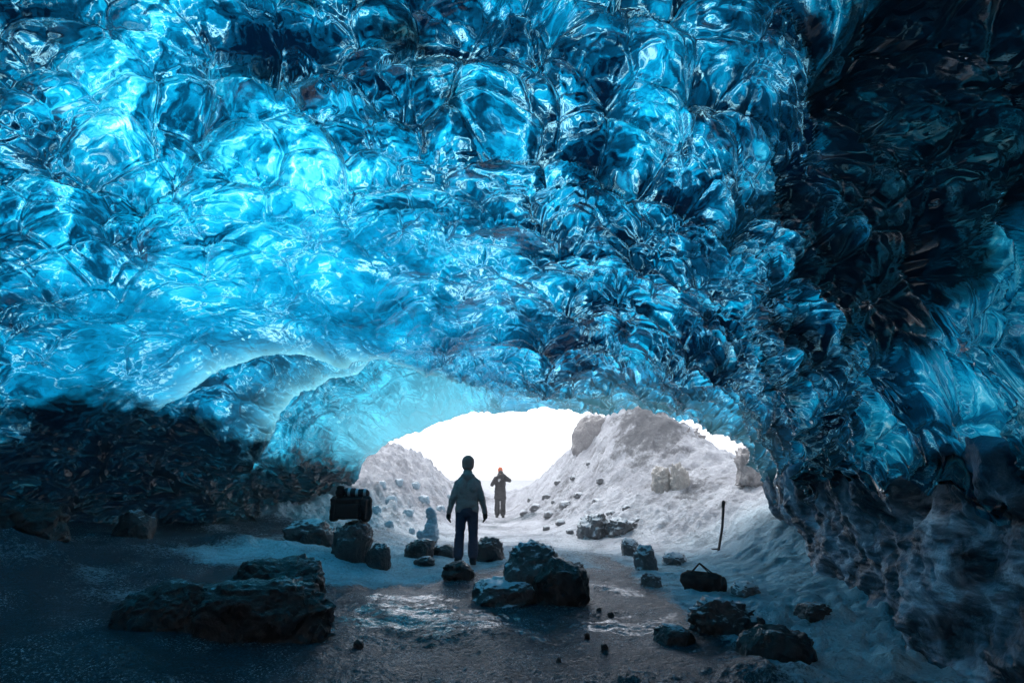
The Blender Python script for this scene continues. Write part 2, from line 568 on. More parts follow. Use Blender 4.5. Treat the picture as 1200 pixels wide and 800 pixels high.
def ground_h(x, y, detail=True):
    z = base_h(x, y)
    m = bank_mask(x, y, z)
    if detail:
        steep = sstep(.15, .9, z)
        out = sstep(10.5, 13, y)
        lump = np.abs(fbm(x * 1.5, y * 1.5, z * 1.5, 121, 4, .55))
        f1, f2, idc = voro2(x * 2.3 + .4 * vnoise(x * 2, y * 2, 0, 5), y * 2.3 + .4 * vnoise(x * 2, y * 2, 4, 5), 9)
        cl = .45 * np.clip(1 - (f1 / .52) ** 2, 0, 1) * (idc > .45) * idc
        f1b, _, idb = voro2(x * 5.2 + .3 * vnoise(x * 4, y * 4, 0, 6), y * 5.2, 10)
        clb = .42 * np.clip(1 - (f1b / .48) ** 2, 0, 1) * (idb > .5) * idb
        leftb = sstep(-1.0, -2.0, x)
        clod = np.clip(sstep(1.2, .3, z) + leftb, 0, 1) * out
        z = z + m * (out * steep * (.13 * (lump - .28) + .07 * (np.abs(fbm(x * 3.4, y * 3.4, z * 3, 127, 3)) - .2)) + .55 * cl * clod * steep + .26 * clb * clod * sstep(.08, .3, z) + .05 * fbm(x * 4, y * 4, .3, 123, 3))
        # ripples scoured into the snow slope inside
        slope = m * sstep(.02, .3, z) * sstep(1.5, 3, x) * (1 - sstep(12.5, 14, y))
        rw = y * 3.2 - x * 2.0 + 1.6 * vnoise(x * 1.2, y * 1.2, .1, 131)
        z = z + slope * .075 * (np.abs(vnoise(rw * .9, x * 1.1, .2, 132)) * 2 - .5)
        crumb = m * sstep(1.4, 2.0, x) * (1 - sstep(5.8, 7.2, y))
        z = z + crumb * (.22 * cl + .16 * clb + .05 * np.abs(fbm(x * 5, y * 5, .2, 139, 3)))
        # furrows down the far face
        z = z + m * out * sstep(.8, 2.0, z) * .30 * (np.abs(fbm(y * 1.25 - x * .35 + .4 * vnoise(x, y, .3, 136), x * .35, 0, 135, 4, .55)) - .2) * sstep(-.5, .5, x)
        # trodden gravel and ice floor
        fl = 1 - m
        near = 1 - sstep(14, 18, y)
        z = z + fl * (.075 * fbm(x * .8, y * .8, .2, 141, 3) + near * (.026 * fbm(x * 3.3, y * 3.3, .2, 142, 4) + .009 * np.abs(fbm(x * 13, y * 13, .2, 143, 3))))
        # low dark humps in the foreground
        for hx, hy, hr, hh in ((-3.6, 4.45, .9, .12), (-2.6, 4.2, .5, .06), (.95, 4.15, .6, .1), (1.9, 4.3, .45, .12), (-6.3, 6.6, .8, .25), (-5.0, 9.6, .7, .18), (-3.4, 9.2, .8, .12)):
            z = z + hh * np.exp(-((x - hx) ** 2 + 1.6 * (y - hy) ** 2) / (hr * hr)) * (1 + .5 * fbm(x * 3, y * 3, 0, 151, 3))
    return z, m


def ground_hit(px, py):
    d = ray(px, py)
    t = np.linspace(2.0, 40, 4000)
    z, _ = ground_h(d[0] * t, d[1] * t, False)
    k = int(np.argmax(CAMZ + d[2] * t < z))
    if k == 0: k = len(t) - 1
    return np.array([d[0] * t[k], d[1] * t[k], z[k]]), t[k]


def build_ground():
    az = np.concatenate([np.linspace(-180, -62, 60, endpoint=False), np.linspace(-62, 62, 900, endpoint=False), np.linspace(62, 180, 61)])
    az = R(1) * az
    rr = np.concatenate([[.02, .5, 1, 1.6, 2.2, 2.8], np.geomspace(3.3, 30, 760), np.geomspace(31, 190, 40)])
    Rr, A = np.meshgrid(rr, az, indexing="ij")
    X, Y = Rr * np.sin(A), Rr * np.cos(A)
    Z, M = ground_h(X, Y)
    n = fbm(X * .7, Y * .7, .4, 161, 4)
    snow = M.copy()
    # drifts of blown snow on the floor
    dr = lambda cx, cy, rx, ry: np.exp(-((X - cx) / rx) ** 2 - ((Y - cy) / ry) ** 2)
    drift = 2.1 * dr(-3.1, 8.8, 1.9, .95) + .35 * dr(-4.4, 6.6, .9, .6) + .6 * dr(-1.5, 10.2, 1.5, .8) + .2 * dr(-5.2, 7.2, 1.2, .8) + .45 * dr(.6, 7.0, .5, .5) + 1.6 * dr(0, 14.0, 3.4, 4.3) + .35 * dr(-2.5, 6.5, 1.5, .6) + .7 * dr(2.6, 5.6, .9, .9)
    snow = np.maximum(snow, np.clip(.72 * sstep(.1, 1.0, drift + .45 * n) + .16 * sstep(-.4, .6, n), 0, .8))
    wet = 1.15 * sstep(.38, .62, (dr(-.9, 6.3, 1.1, .55) + dr(-.1, 6.0, .9, .4) + dr(1.5, 5.9, .7, .35) + dr(1.5, 7.6, .45, .3) + dr(1.9, 5.0, .4, .25) + dr(-1.0, 7.2, .8, .3)) + .75 * fbm(X * 3.2, Y * 5.5, .4, 171, 5, .65) - .1)
    nu, nv = X.shape
    V = np.stack([X, Y, Z], -1).reshape(-1, 3)
    F = grid_faces(nu, nv)
    mf = M.ravel()[F].mean(1)
    yc, xc = Y.ravel()[F].mean(1), X.ravel()[F].mean(1)
    rc = np.hypot(xc, yc)
    bank = (mf > .5) & (rc < 31) & (base_h(xc, yc) > .05)
    sel = {"ground": ~bank, "snow_bank_left": bank & (xc < -.45), "snow_bank_right": bank & (xc >= -.45)}
    out = {}
    for nm, mk in sel.items():
        f = F[mk]
        ids = np.unique(f)
        remap = np.full(len(V), -1, dtype=np.int64)
        remap[ids] = np.arange(len(ids))
        me = mesh_from(nm, V[ids], remap[f])
        for an, a in (("snow", snow), ("wet", wet * (1 - snow)), ("dirt", (np.exp(-((X - 4.6) / 1.6) ** 2 - ((Y - 17.2) / 1.8) ** 2) + .6 * np.exp(-((X - 1.6) / 1.0) ** 2 - ((Y - 17.5) / 3.5) ** 2) + .7 * np.exp(-((X - 4.8) / 1.0) ** 2 - ((Y - 14) / 1.2) ** 2))), ("blue_light_tint", 1 - sstep(8.5, 12.5, Y + .8 * n))):
            add_attr(me, an, a.ravel()[ids])
        if me.polygons[len(me.polygons) // 2].normal.z < 0: me.flip_normals()
        out[nm] = me
    return out


def mat_ground():
    k = NT("ground")
    p = k.pos()
    snow, wet = k.attr("snow"), k.attr("wet")
    wet = k.mapr(k.math('ADD', wet, k.math('MULTIPLY', k.math('SUBTRACT', k.noise(k.vmath('MULTIPLY', p, (1, 1.8, 1)), 24, 5, .8), .5), 2.6)), 1.02, 1.14)
    g1, g2, g3 = k.noise(p, 3.0, 5, .6), k.noise(p, 40, 3, .6), k.noise(p, 110, 2)
    gr = k.mix(g1, (.003, .026, .044), (.016, .105, .155))  # gravel colour blued for the light of the ice roof
    gr = k.mix(k.mapr(g2, .40, .62), k.mix(.6, gr, (.008, .009, .011)), gr)
    frost_and_light = k.math("MULTIPLY", k.mapr(k.noise(p, 48, 4, .75), .56, .62), k.mapr(k.noise(p, 1.6, 4), .44, .62, .04, .9))  # blown snow specks, paled to double as white highlights
    gr = k.mix(frost_and_light, gr, (.50, .66, .74))
    sn = k.mix(k.mapr(k.noise(p, 1.1, 6, .72), .42, .60), (.82, .85, .90), (.62, .64, .69))
    fl = k.noise(k.vmath('MULTIPLY', p, (.55, 2.2, 1.0)), 1.5, 6, .7, .6)
    sn = k.mix(k.mapr(fl, .52, .68, 0, .6), sn, (.27, .275, .29))
    sn = k.mix(k.math("MULTIPLY", k.mapr(k.noise(p, 7, 5, .75), .58, .70), .7), sn, (.16, .155, .165))
    dn = k.mapr(k.math('ADD', k.math('MULTIPLY', k.attr('dirt'), .42), k.noise(p, 1.9, 8, .78)), .68, .86, 0, .85)
    sn = k.mix(dn, sn, k.mix(k.noise(p, 5, 4), (.09, .095, .105), (.26, .27, .285)))
    sn = k.mix(k.attr('blue_light_tint'), sn, k.mix(1.0, sn, (.66, .95, 1.0), 'MULTIPLY'))  # blue of the roof's light multiplied into the snow inside the cave
    # thin snow lets the gravel through
    cov = k.mapr(k.math("ADD", snow, k.math("MULTIPLY", k.math("SUBTRACT", k.noise(p, 22, 6, .8), .5), 1.9)), .28, .80)
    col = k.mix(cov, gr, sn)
    ro = k.mix(cov, k.mapr(wet, .1, .7, .26, .04), .75)
    hb = k.math("ADD", k.math("MULTIPLY", g2, .7), k.math("MULTIPLY", g3, .35))
    hb = k.math("ADD", hb, k.math("MULTIPLY", k.noise(p, 9, 4, .6), 1.2))
    hb = k.math('ADD', hb, k.math('MULTIPLY', k.noise(p, 2.8, 5, .65), k.math('MULTIPLY', snow, 2.2)))
    hs = k.math("MULTIPLY", k.mapr(wet, .1, .7, 1, .05), k.math('ADD', .06, k.math('MULTIPLY', snow, .04)))
    bm = k.n("ShaderNodeBump")
    bm.inputs["Strength"].default_value = 1.0
    k.put(bm.inputs["Height"], hb)
    k.put(bm.inputs["Distance"], hs)
    return k.done(k.bsdf(col, ro, bm.outputs[0], Specular_IOR_Level=k.math('MULTIPLY', k.math('SUBTRACT', 1.0, cov), k.mapr(wet, .1, .7, .28, 1.0))))


# ------------------------------------------------------------------ dirty ice wall at the side of the cave
def build_wall():
    NU, NV = 420, 300
    u1, v1 = np.linspace(0, 1, NU), np.linspace(0, 1, NV)
    U, V = np.meshgrid(u1, v1, indexing="ij")
    Y = -6 + U * 16.3
    xb = np.interp(Y, [-6, 0, 3, 4.9, 5.9, 7.8, 9.6, 10.3], [3.3, 3.3, 3.25, 3.42, 3.7, 4.2, 4.75, 5.1])
    xlip = np.interp(Y, [-6, 0, 3, 5, 7, 9, 9.8, 10.3], [3.1, 3.1, 3.05, 3.3, 3.75, 4.3, 4.6, 5.2])
    zlip = np.interp(Y, [-6, 3, 6, 9, 10.3], [1.85, 1.72, 1.6, 1.35, 1.15])
    zb = -.25
    Zt = zb + V * (zlip - zb)
    # undercut: foot and lip stand forward, the middle is hollowed
    prof = xb + (xlip - xb) * V ** 2.2 + .16 * np.sin(np.pi * V) ** 1.5
    n = fbm(Y * .9, Zt * 1.1, .3, 201, 5, .55)
    fl = fbm(Y * 1.7 + Zt * 1.2, Zt * 1.9 - Y * .5, .9, 203, 5, .6)
    f1, f2, idc = voro2(Y * 1.3 + .5 * n, Zt * 1.5 + .3 * n, 12)
    X = prof - .20 * n - .10 * fl - .18 * (.4 - f1) * idc + .02 * fbm(Y * 9, Zt * 9, .1, 205, 3)
    # roll the top over into the roof
    top = sstep(.88, 1, V)
    X = X + top ** 2 * 1.2 + .16 * fbm(Y * 1.6, Zt * 2, .6, 211, 4, .6) * sstep(.4, .9, V)
    Zt = Zt + .22 * np.sin(np.clip((V - .8) / .2, 0, 1) * np.pi * .5) + .30 * fbm(Y * 1.1, 0, .3, 207, 4, .6) * sstep(.5, 1, V)
    pos = np.stack([X, Y, Zt], -1)
    me = mesh_from("ice_wall", pos.reshape(-1, 3), grid_faces(NU, NV))
    k = len(me.polygons) // 2
    if me.polygons[k].normal.x > 0: me.flip_normals()
    return me


def mat_wall():
    k = NT("dirty_ice")
    p = k.pos()
    st = k.vmath("MULTIPLY", p, (1, 1.0, 1.15))
    a = k.noise(st, 2.2, 6, .62, .8)
    b = k.noise(p, 16, 4, .6)
    col = k.ramp(a, [(.3, (.005, .010, .016)), (.42, (.032, .058, .08)), (.52, (.13, .19, .245)), (.64, (.42, .54, .62))])
    col = k.mix(k.mapr(b, .55, .7, 0, .5), col, (.16, .21, .25))
    zz = k.n("ShaderNodeSeparateXYZ")
    k.put(zz.inputs[0], p)
    up = k.math("ADD", zz.outputs[2], k.math("MULTIPLY", k.math("SUBTRACT", k.noise(p, 1.3, 4, .6), .5), 1.6))
    col = k.mix(k.mapr(up, 1.25, 1.75, 0, .8), col, k.mix(a, (.004, .03, .06), (.03, .20, .32)))
    bm = k.bump(k.math("ADD", k.math("MULTIPLY", a, 1.5), k.math("MULTIPLY", b, .5)), .8, .06)
    return k.done(k.bsdf(col, k.mapr(a, .3, .7, .28, .6), bm, IOR=1.31))


# ------------------------------------------------------------------ rocks
def ico_arrays(sub):
    bm = bmesh.new()
    bmesh.ops.create_icosphere(bm, subdivisions=sub, radius=1.0)
    v = np.array([x.co[:] for x in bm.verts])
    f = np.array([[q.index for q in t.verts] for t in bm.faces])
    bm.free()
    return v, f


_ICO = {n: ico_arrays(n) for n in (3, 4, 5, 6)}


def rock_mesh(name, size, seed, planes=10, rough=.12, sub=5, flatten=.8):
    v, f = _ICO[sub]
    rng = np.random.default_rng(seed)
    p = v.copy()
    for i in range(planes):
        nrm = rng.normal(size=3)
        nrm[2] = abs(nrm[2]) * .8 if i % 3 else nrm[2]
        nrm /= np.linalg.norm(nrm)
        h = rng.uniform(.66, .95)
        d = p @ nrm - h
        p = p - np.where(d > 0, d * .8, 0)[:, None] * nrm
    o = rng.uniform(-50, 50, 3)
    p0 = p
    p = p * np.array([size[0], size[1], 1.7 * size[2]]) / (size[0] * .9)
    n1 = fbm(p[:, 0] * 1.6 + o[0], p[:, 1] * 1.6 + o[1], p[:, 2] * 1.6 + o[2], seed, 5, .55)
    n2 = np.abs(fbm(p[:, 0] * 3 + o[1], p[:, 1] * 3, p[:, 2] * 3 + o[0], seed + 5, 4, .6))
    p = p0 * (1 + rough * 1.6 * n1 + rough * 1.5 * (n2 - .25))[:, None]
    p = p / np.abs(p).max(0)
    p = np.sign(p) * np.abs(p) ** (np.array([.85, .85, .72]) if planes > 2 else 1.0)
    p[:, :2] += .10 * vnoise(p[:, 2] * 1.3 + o[2], o[0], o[1], seed)[:, None]
    p[:, 2] = np.where(p[:, 2] < -.35, -.35 + (p[:, 2] + .35) * .3, p[:, 2])
    p[:, 2] = (p[:, 2] - p[:, 2].min()) / (p[:, 2].max() - p[:, 2].min())
    p = p * np.array([size[0] / 2, size[1] / 2, size[2]])
    return mesh_from(name, p, f)


def mat_rock(name, lo, hi, dust, rough=(.25, .6), dustcol=(.40, .54, .60)):
    k = NT(name)
    p = k.pos()
    a = k.noise(p, 3.5, 6, .62, .5)
    b = k.noise(p, 22, 4, .65)
    col = k.mix(a, lo, hi)
    col = k.mix(k.mapr(b, .5, .7, 0, .4), col, tuple(c * 1.7 for c in hi))
    nz = k.n("ShaderNodeSeparateXYZ")
    g = k.n("ShaderNodeNewGeometry")
    k.put(nz.inputs[0], g.outputs["Normal"])
    up = k.math("ADD", nz.outputs[2], k.math("MULTIPLY", k.math("SUBTRACT", k.noise(p, 9, 5, .7), .5), 1.6))
    d = k.mapr(up, 1.0 - dust, 1.35 - dust)
    col = k.mix(d, col, dustcol)  # snow dust, its default tint blued for light from the ice roof
    bm = k.bump(k.math("ADD", a, k.math("MULTIPLY", b, .4)), .9, .06)
    return k.done(k.bsdf(col, k.mapr(a, .35, .7, *rough), bm))


# ------------------------------------------------------------------ rounded bodies: capsules and ellipsoids fused into one skin
def fused(name, prims, voxel, smooth=4):
    bm = bmesh.new()
    for pr in prims:
        if pr[0] == "c":
            _, p0, p1, r0, r1 = pr
            p0, p1 = Vector(p0), Vector(p1)
            ax = p1 - p0
            L = max(ax.length, 1e-5)
            q = ax.to_track_quat("Z", "Y").to_matrix()
            rings = []
            ns = 16
            prof = []
            for i in range(7):
                a = -math.pi / 2 + math.pi / 2 * i / 6
                prof.append((r0 * math.cos(a), r0 * math.sin(a)))
            for i in range(7):
                a = math.pi / 2 * i / 6
                prof.append((r1 * math.cos(a), L + r1 * math.sin(a)))
            for (rad, h) in prof:
                rings.append([bm.verts.new(p0 + q @ Vector((max(rad, 1e-4) * math.cos(2 * math.pi * j / ns), max(rad, 1e-4) * math.sin(2 * math.pi * j / ns), h))) for j in range(ns)])
            for a, b in zip(rings, rings[1:]):
                for j in range(ns):
                    bm.faces.new((a[j], a[(j + 1) % ns], b[(j + 1) % ns], b[j]))
            bm.faces.new(list(reversed(rings[0])))
            bm.faces.new(rings[-1])
        elif pr[0] == "e":
            _, c, r = pr[:3]
            m = Matrix.Translation(Vector(c)) @ (pr[3].to_matrix().to_4x4() if len(pr) > 3 else Matrix.Identity(4)) @ Matrix.Diagonal((*r, 1))
            bmesh.ops.create_uvsphere(bm, u_segments=20, v_segments=12, radius=1.0, matrix=m)
        elif pr[0] == "b":
            _, c, r = pr[:3]
            m = Matrix.Translation(Vector(c)) @ (pr[3].to_matrix().to_4x4() if len(pr) > 3 else Matrix.Identity(4)) @ Matrix.Diagonal((*r, 1))
            bmesh.ops.create_cube(bm, size=2.0, matrix=m)
    me = bpy.data.meshes.new(name)
    bm.to_mesh(me)
    bm.free()
    o = bpy.data.objects.new(name + "_tmp", me)
    COL.objects.link(o)
    md = o.modifiers.new("r", "REMESH")
    md.mode, md.voxel_size, md.use_smooth_shade = "VOXEL", voxel, True
    if smooth:
        sm = o.modifiers.new("s", "SMOOTH")
        sm.iterations, sm.factor = smooth, .5
    dg = bpy.context.evaluated_depsgraph_get()
    dg.update()
    res = bpy.data.meshes.new_from_object(o.evaluated_get(dg))
    res.name = name
    bpy.data.objects.remove(o)
    bpy.data.meshes.remove(me)
    return res


def wrinkle(me, amp, scale, seed):
    n = len(me.vertices)
    co = np.empty(n * 3, dtype=np.float32)
    me.vertices.foreach_get("co", co)
    co = co.reshape(-1, 3).astype(float)
    no = np.empty(n * 3, dtype=np.float32)
    me.vertices.foreach_get("normal", no)
    no = no.reshape(-1, 3)
    d = amp * fbm(co[:, 0] * scale, co[:, 1] * scale, co[:, 2] * scale * 1.6, seed, 3)
    me.vertices.foreach_set("co", (co + no * d[:, None]).astype(np.float32).ravel())
    me.update()
    return me


def cloth(name, col, col2=None, rough=.85, scale=60):
    k = NT(name)
    p = k.obj()
    n = k.noise(p, scale, 4, .6)
    c = k.mix(n, col, col2 or tuple(min(1, x * 1.8) for x in col))
    return k.done(k.bsdf(c, rough, k.bump(n, .5, .006), Specular_IOR_Level=.25))


def plain(name, col, rough=.5, metal=0.0, var=.35):
    k = NT(name)
    n = k.noise(k.obj(), 18, 4, .6)
    c = k.mix(n, tuple(x * (1 - var) for x in col), tuple(min(1, x * (1 + var)) for x in col))
    return k.done(k.bsdf(c, rough, k.bump(n, .25, .004), Metallic=metal))


def hand_prims(w, d, thumb, grow=0.0, side=1.0, spread=Vector((1, 0, 0))):
    """palm and five curled fingers hanging from wrist w along direction d"""
    d = Vector(d).normalized()
    sp = Vector(spread).normalized()
    sp = (sp - d * sp.dot(d)).normalized()
    cur = d.cross(sp).normalized() * side
    w = Vector(w)
    pr = [("c", w, w + d * .085, .030 + grow, .036 + grow), ("e", w + d * .055, (.040 + grow, .028 + grow, .048 + grow))]
    for i, (l, x) in enumerate(((.070, -.030), (.080, -.010), (.075, .011), (.058, .031))):
        a = w + d * .085 + sp * x
        b = a + d * l * .55 + cur * l * .12
        c = b + d * l * .42 + cur * l * .42
        pr += [("c", a, b, .0105 + grow, .0095 + grow), ("c", b, c, .0095 + grow, .008 + grow)]
    th = Vector(thumb).normalized()
    a = w + d * .03 + th * .030
    b = a + d * .035 + th * .028
    c = b + d * .035 + th * .004 + cur * .015
    pr += [("c", a, b, .013 + grow, .0115 + grow), ("c", b, c, .0115 + grow, .009 + grow)]
    return pr


def grow(prims, g):
    out = []
    for p in prims:
        if p[0] == "c": out.append(("c", p[1], p[2], p[3] + g, p[4] + g))
        else: out.append((p[0], p[1], tuple(r + g for r in p[2]), *p[3:]))
    return out


SKIN = None


def head_prims(c):
    """head facing -Y"""
    x, y, z = c
    return [("e", (x, y, z + .015), (.076, .095, .105)), ("e", (x, y - .03, z - .055), (.058, .062, .062)), ("c", (x, y + .01, z - .20), (x, y, z - .06), .058, .055),
            ("c", (x, y - .094, z + .012), (x, y - .108, z - .022), .010, .015),                    # nose
            ("e", (x - .078, y + .005, z - .005), (.012, .02, .032)), ("e", (x + .078, y + .005, z - .005), (.012, .02, .032)),
            ("e", (x, y - .082, z + .035), (.05, .018, .012)),                                      # brow
            ("e", (x, y - .086, z - .062), (.024, .012, .011)), ("e", (x, y - .075, z - .098), (.022, .018, .016))]  # lips, chin


def person_from_behind():
    r = empty("person", (0, 0, 0))
    sk, jm, tm, bm_, cm, gm = SKIN, cloth("grey_fleece", (.26, .20, .185), (.46, .36, .33)), cloth("navy_trousers", (.034, .042, .075), (.06, .07, .115)), plain("black_boot_leather", (.012, .012, .014), .5), cloth("brown_knit", (.36, .17, .14), (.55, .30, .25), scale=120), cloth("black_glove", (.012, .012, .014))
    # built facing -Y and turned round by the root
    hz = 1.695
    sh = 1.37
    arms = []
    wr = {}
    for s in (-1, 1):
        S0, E, Wp = (s * .165, .01, sh), (s * .262, .03, 1.11), (s * .325, -.03, .87)
        wr[s] = Wp
        arms += [("c", S0, E, .055, .044), ("c", E, Wp, .042, .030)]
    legs = [("c", (-.10, 0, .90), (-.118, -.01, .50), .085, .058), ("c", (-.118, -.01, .50), (-.12, .02, .09), .055, .04), ("c", (.10, 0, .90), (.122, -.01, .50), .085, .058),
            ("c", (.122, -.01, .50), (.135, .02, .09), .055, .04), ("c", (-.12, .02, .05), (-.14, -.15, .04), .045, .04), ("c", (.135, .02, .05), (.165, -.15, .04), .045, .04)]
    torso = [("e", (0, .0, 1.26), (.185, .115, .24)), ("e", (0, 0, 1.0), (.165, .115, .16)), ("c", (-.13, .01, 1.36), (.13, .01, 1.36), .06, .06), ("c", (0, .01, 1.4), (0, .01, 1.56), .075, .058)]
    hands = []
    for s in (-1, 1):
        hands += hand_prims(wr[s], (s * .06, -.06, -1), (-s * .25, -1, 0), 0, s, (0, -1, 0))
    body = fused("person", head_prims((0, 0, hz)) + arms + legs + torso + hands, .009, 2)
    link("body", body, sk, r)
    jac = [("e", (0, .005, 1.22), (.225, .150, .27)), ("e", (0, .0, 1.02), (.205, .150, .15)), ("c", (-.05, .01, 1.46), (-.165, .01, 1.36), .085, .085), ("c", (.05, .01, 1.46), (.165, .01, 1.36), .085, .085), ("c", (-.10, 0, .93), (.10, 0, .93), .118, .118),
           ("e", (-.09, .10, 1.32), (.09, .07, .15)), ("e", (.09, .10, 1.32), (.09, .07, .15)),
           ("c", (0, .02, 1.42), (0, .02, 1.55), .11, .088), ("e", (0, .085, 1.50), (.13, .075, .07))]
    for s in (-1, 1):
        S0, E, Wp = (s * .160, .01, sh - .01), (s * .262, .03, 1.11), (s * .325, -.03, .87)
        jac += [("c", S0, E, .086, .066), ("c", E, Wp, .064, .047)]
    link("jacket", wrinkle(fused("jacket", jac, .011, 3), .012, 9, 3), jm, r)
    tr = [("e", (0, 0, .90), (.185, .14, .14))]
    for x0, x1, x2 in ((-.098, -.118, -.12), (.098, .122, .135)):
        tr += [("c", (x0, 0, .86), (x1, -.01, .50), .108, .084), ("c", (x1, -.01, .50), (x2, .02, .17), .084, .094)]
    link("trousers", wrinkle(fused("trousers", tr, .011, 3), .012, 10, 7), tm, r)
    for x, dx in ((-.12, -.02), (.135, .035)):
        link("boot", fused("boot", [("c", (x, .03, .06), (x, .02, .20), .062, .066), ("c", (x, .02, .055), (x + dx, -.16, .05), .058, .048), ("b", (x + dx * .4, -.06, .014), (.05, .14, .016))], .009, 2), bm_, r)
    link("knit_cap", fused("knit_cap", [("e", (0, .0, hz + .06), (.116, .130, .120)), ("c", (0, -.005, hz + .0), (0, .005, hz + .03), .112, .116), ("e", (0, .012, hz - .02), (.108, .115, .07))], .009, 2), cm, r)
    for s in (-1, 1):
        link("glove", fused("glove", hand_prims(wr[s], (s * .06, -.06, -1), (-s * .25, -1, 0), .006, s, (0, -1, 0)), .007, 1), gm, r)
    return r


def person_with_camera():
    r = empty("person", (0, 0, 0))
    jm, tm, cm = cloth("dark_parka", (.020, .021, .023), (.042, .044, .046)), cloth("grey_snow_trousers", (.024, .024, .027), (.045, .045, .05)), cloth("orange_knit", (.62, .10, .03), (.80, .20, .06), scale=120)
    hz = 1.69
    P1 = {-1: ((-.18, 0, 1.42), (-.31, -.10, 1.20), (-.085, -.27, 1.53)), 1: ((.18, 0, 1.43), (.36, -.12, 1.36), (.10, -.26, 1.60))}
    arms, sleeves, hands, gl = [], [], [], []
    for s, (a, b, c) in P1.items():
        arms += [("c", a, b, .055, .044), ("c", b, c, .042, .030)]
        sleeves += [("c", a, b, .092, .074), ("c", b, tuple(Vector(b).lerp(Vector(c), .88)), .072, .052)]
        dv = Vector((-s * .35, -.12, .75))
        hands += hand_prims(c, dv, (0, .5, .3), 0, s, (0, 1, .2))
        gl.append(hand_prims(c, dv, (0, .5, .3), .007, s, (0, 1, .2)))
    legs = []
    for x in (-.11, .11):
        legs += [("c", (x, 0, .9), (x, 0, .5), .085, .058), ("c", (x, 0, .5), (x, .02, .09), .055, .04), ("c", (x, .02, .05), (x * 1.2, -.15, .04), .045, .04)]
    torso = [("e", (0, 0, 1.24), (.18, .115, .24)), ("e", (0, 0, 1.0), (.165, .115, .16)), ("c", (-.15, .01, 1.42), (.15, .01, 1.42), .06, .06), ("c", (0, .01, 1.4), (0, .01, 1.56), .075, .058)]
    link("body", fused("person", head_prims((0, 0, hz)) + arms + legs + torso + hands, .010, 2), SKIN, r)
    em = plain("eye_dark", (.01, .01, .012), .2)
    for s in (-1, 1):
        link("eye", fused("eye", [("e", (s * .032, -.083, hz + .012), (.013, .01, .008))], .004, 0), em, r)
    jac = [("e", (0, 0, 1.24), (.22, .155, .26)), ("c", (-.14, .01, 1.43), (.14, .01, 1.43), .088, .088), ("c", (-.10, 0, .95), (.10, 0, .95), .125, .125), ("c", (-.11, 0, .72), (.11, 0, .72), .128, .128), ("e", (0, 0, .84), (.225, .15, .2)), ("e", (0, 0, 1.04), (.215, .150, .2)),
           ("c", (0, .02, 1.42), (0, .02, 1.56), .105, .095), ("e", (0, .09, 1.50), (.12, .07, .07))]
    j = link("parka", wrinkle(fused("parka", jac + sleeves, .012, 3), .012, 8, 13), jm, r)
    j["label"] = "dark parka with a white patch on the chest"
    # white patch on the chest
    link("chest_patch", fused("chest_patch", [("b", (-.05, -.158, 1.36), (.028, .012, .05)), ("b", (-.03, -.158, 1.39), (.05, .012, .018))], .006, 1), cloth("white_patch", (.75, .75, .75), (.85, .85, .85)), j)
    tr = [("e", (0, 0, .85), (.19, .14, .14))]
    for x in (-.11, .11):
        tr += [("c", (x, 0, .85), (x, -.005, .5), .112, .098), ("c", (x, -.005, .5), (x, .0, .15), .098, .105)]
    link("trousers", wrinkle(fused("trousers", tr, .012, 3), .014, 8, 17), tm, r)
    bt = plain("dark_boot_leather", (.015, .015, .017), .5)
    for x in (-.11, .11):
        link("boot", fused("boot", [("c", (x, .02, .06), (x, .02, .18), .062, .066), ("c", (x, .02, .055), (x * 1.2, -.16, .05), .058, .048), ("b", (x * 1.1, -.06, .014), (.05, .14, .016))], .010, 2), bt, r)
    link("beanie", fused("beanie", [("e", (0, .0, hz + .07), (.092, .11, .105)), ("c", (0, -.005, hz + .045), (0, .0, hz + .06), .094, .096)], .009, 2), cm, r)
    gm = cloth("grey_glove", (.10, .10, .10))
    for g in gl:
        link("glove", fused("glove", g, .008, 1), gm, r)
    return r


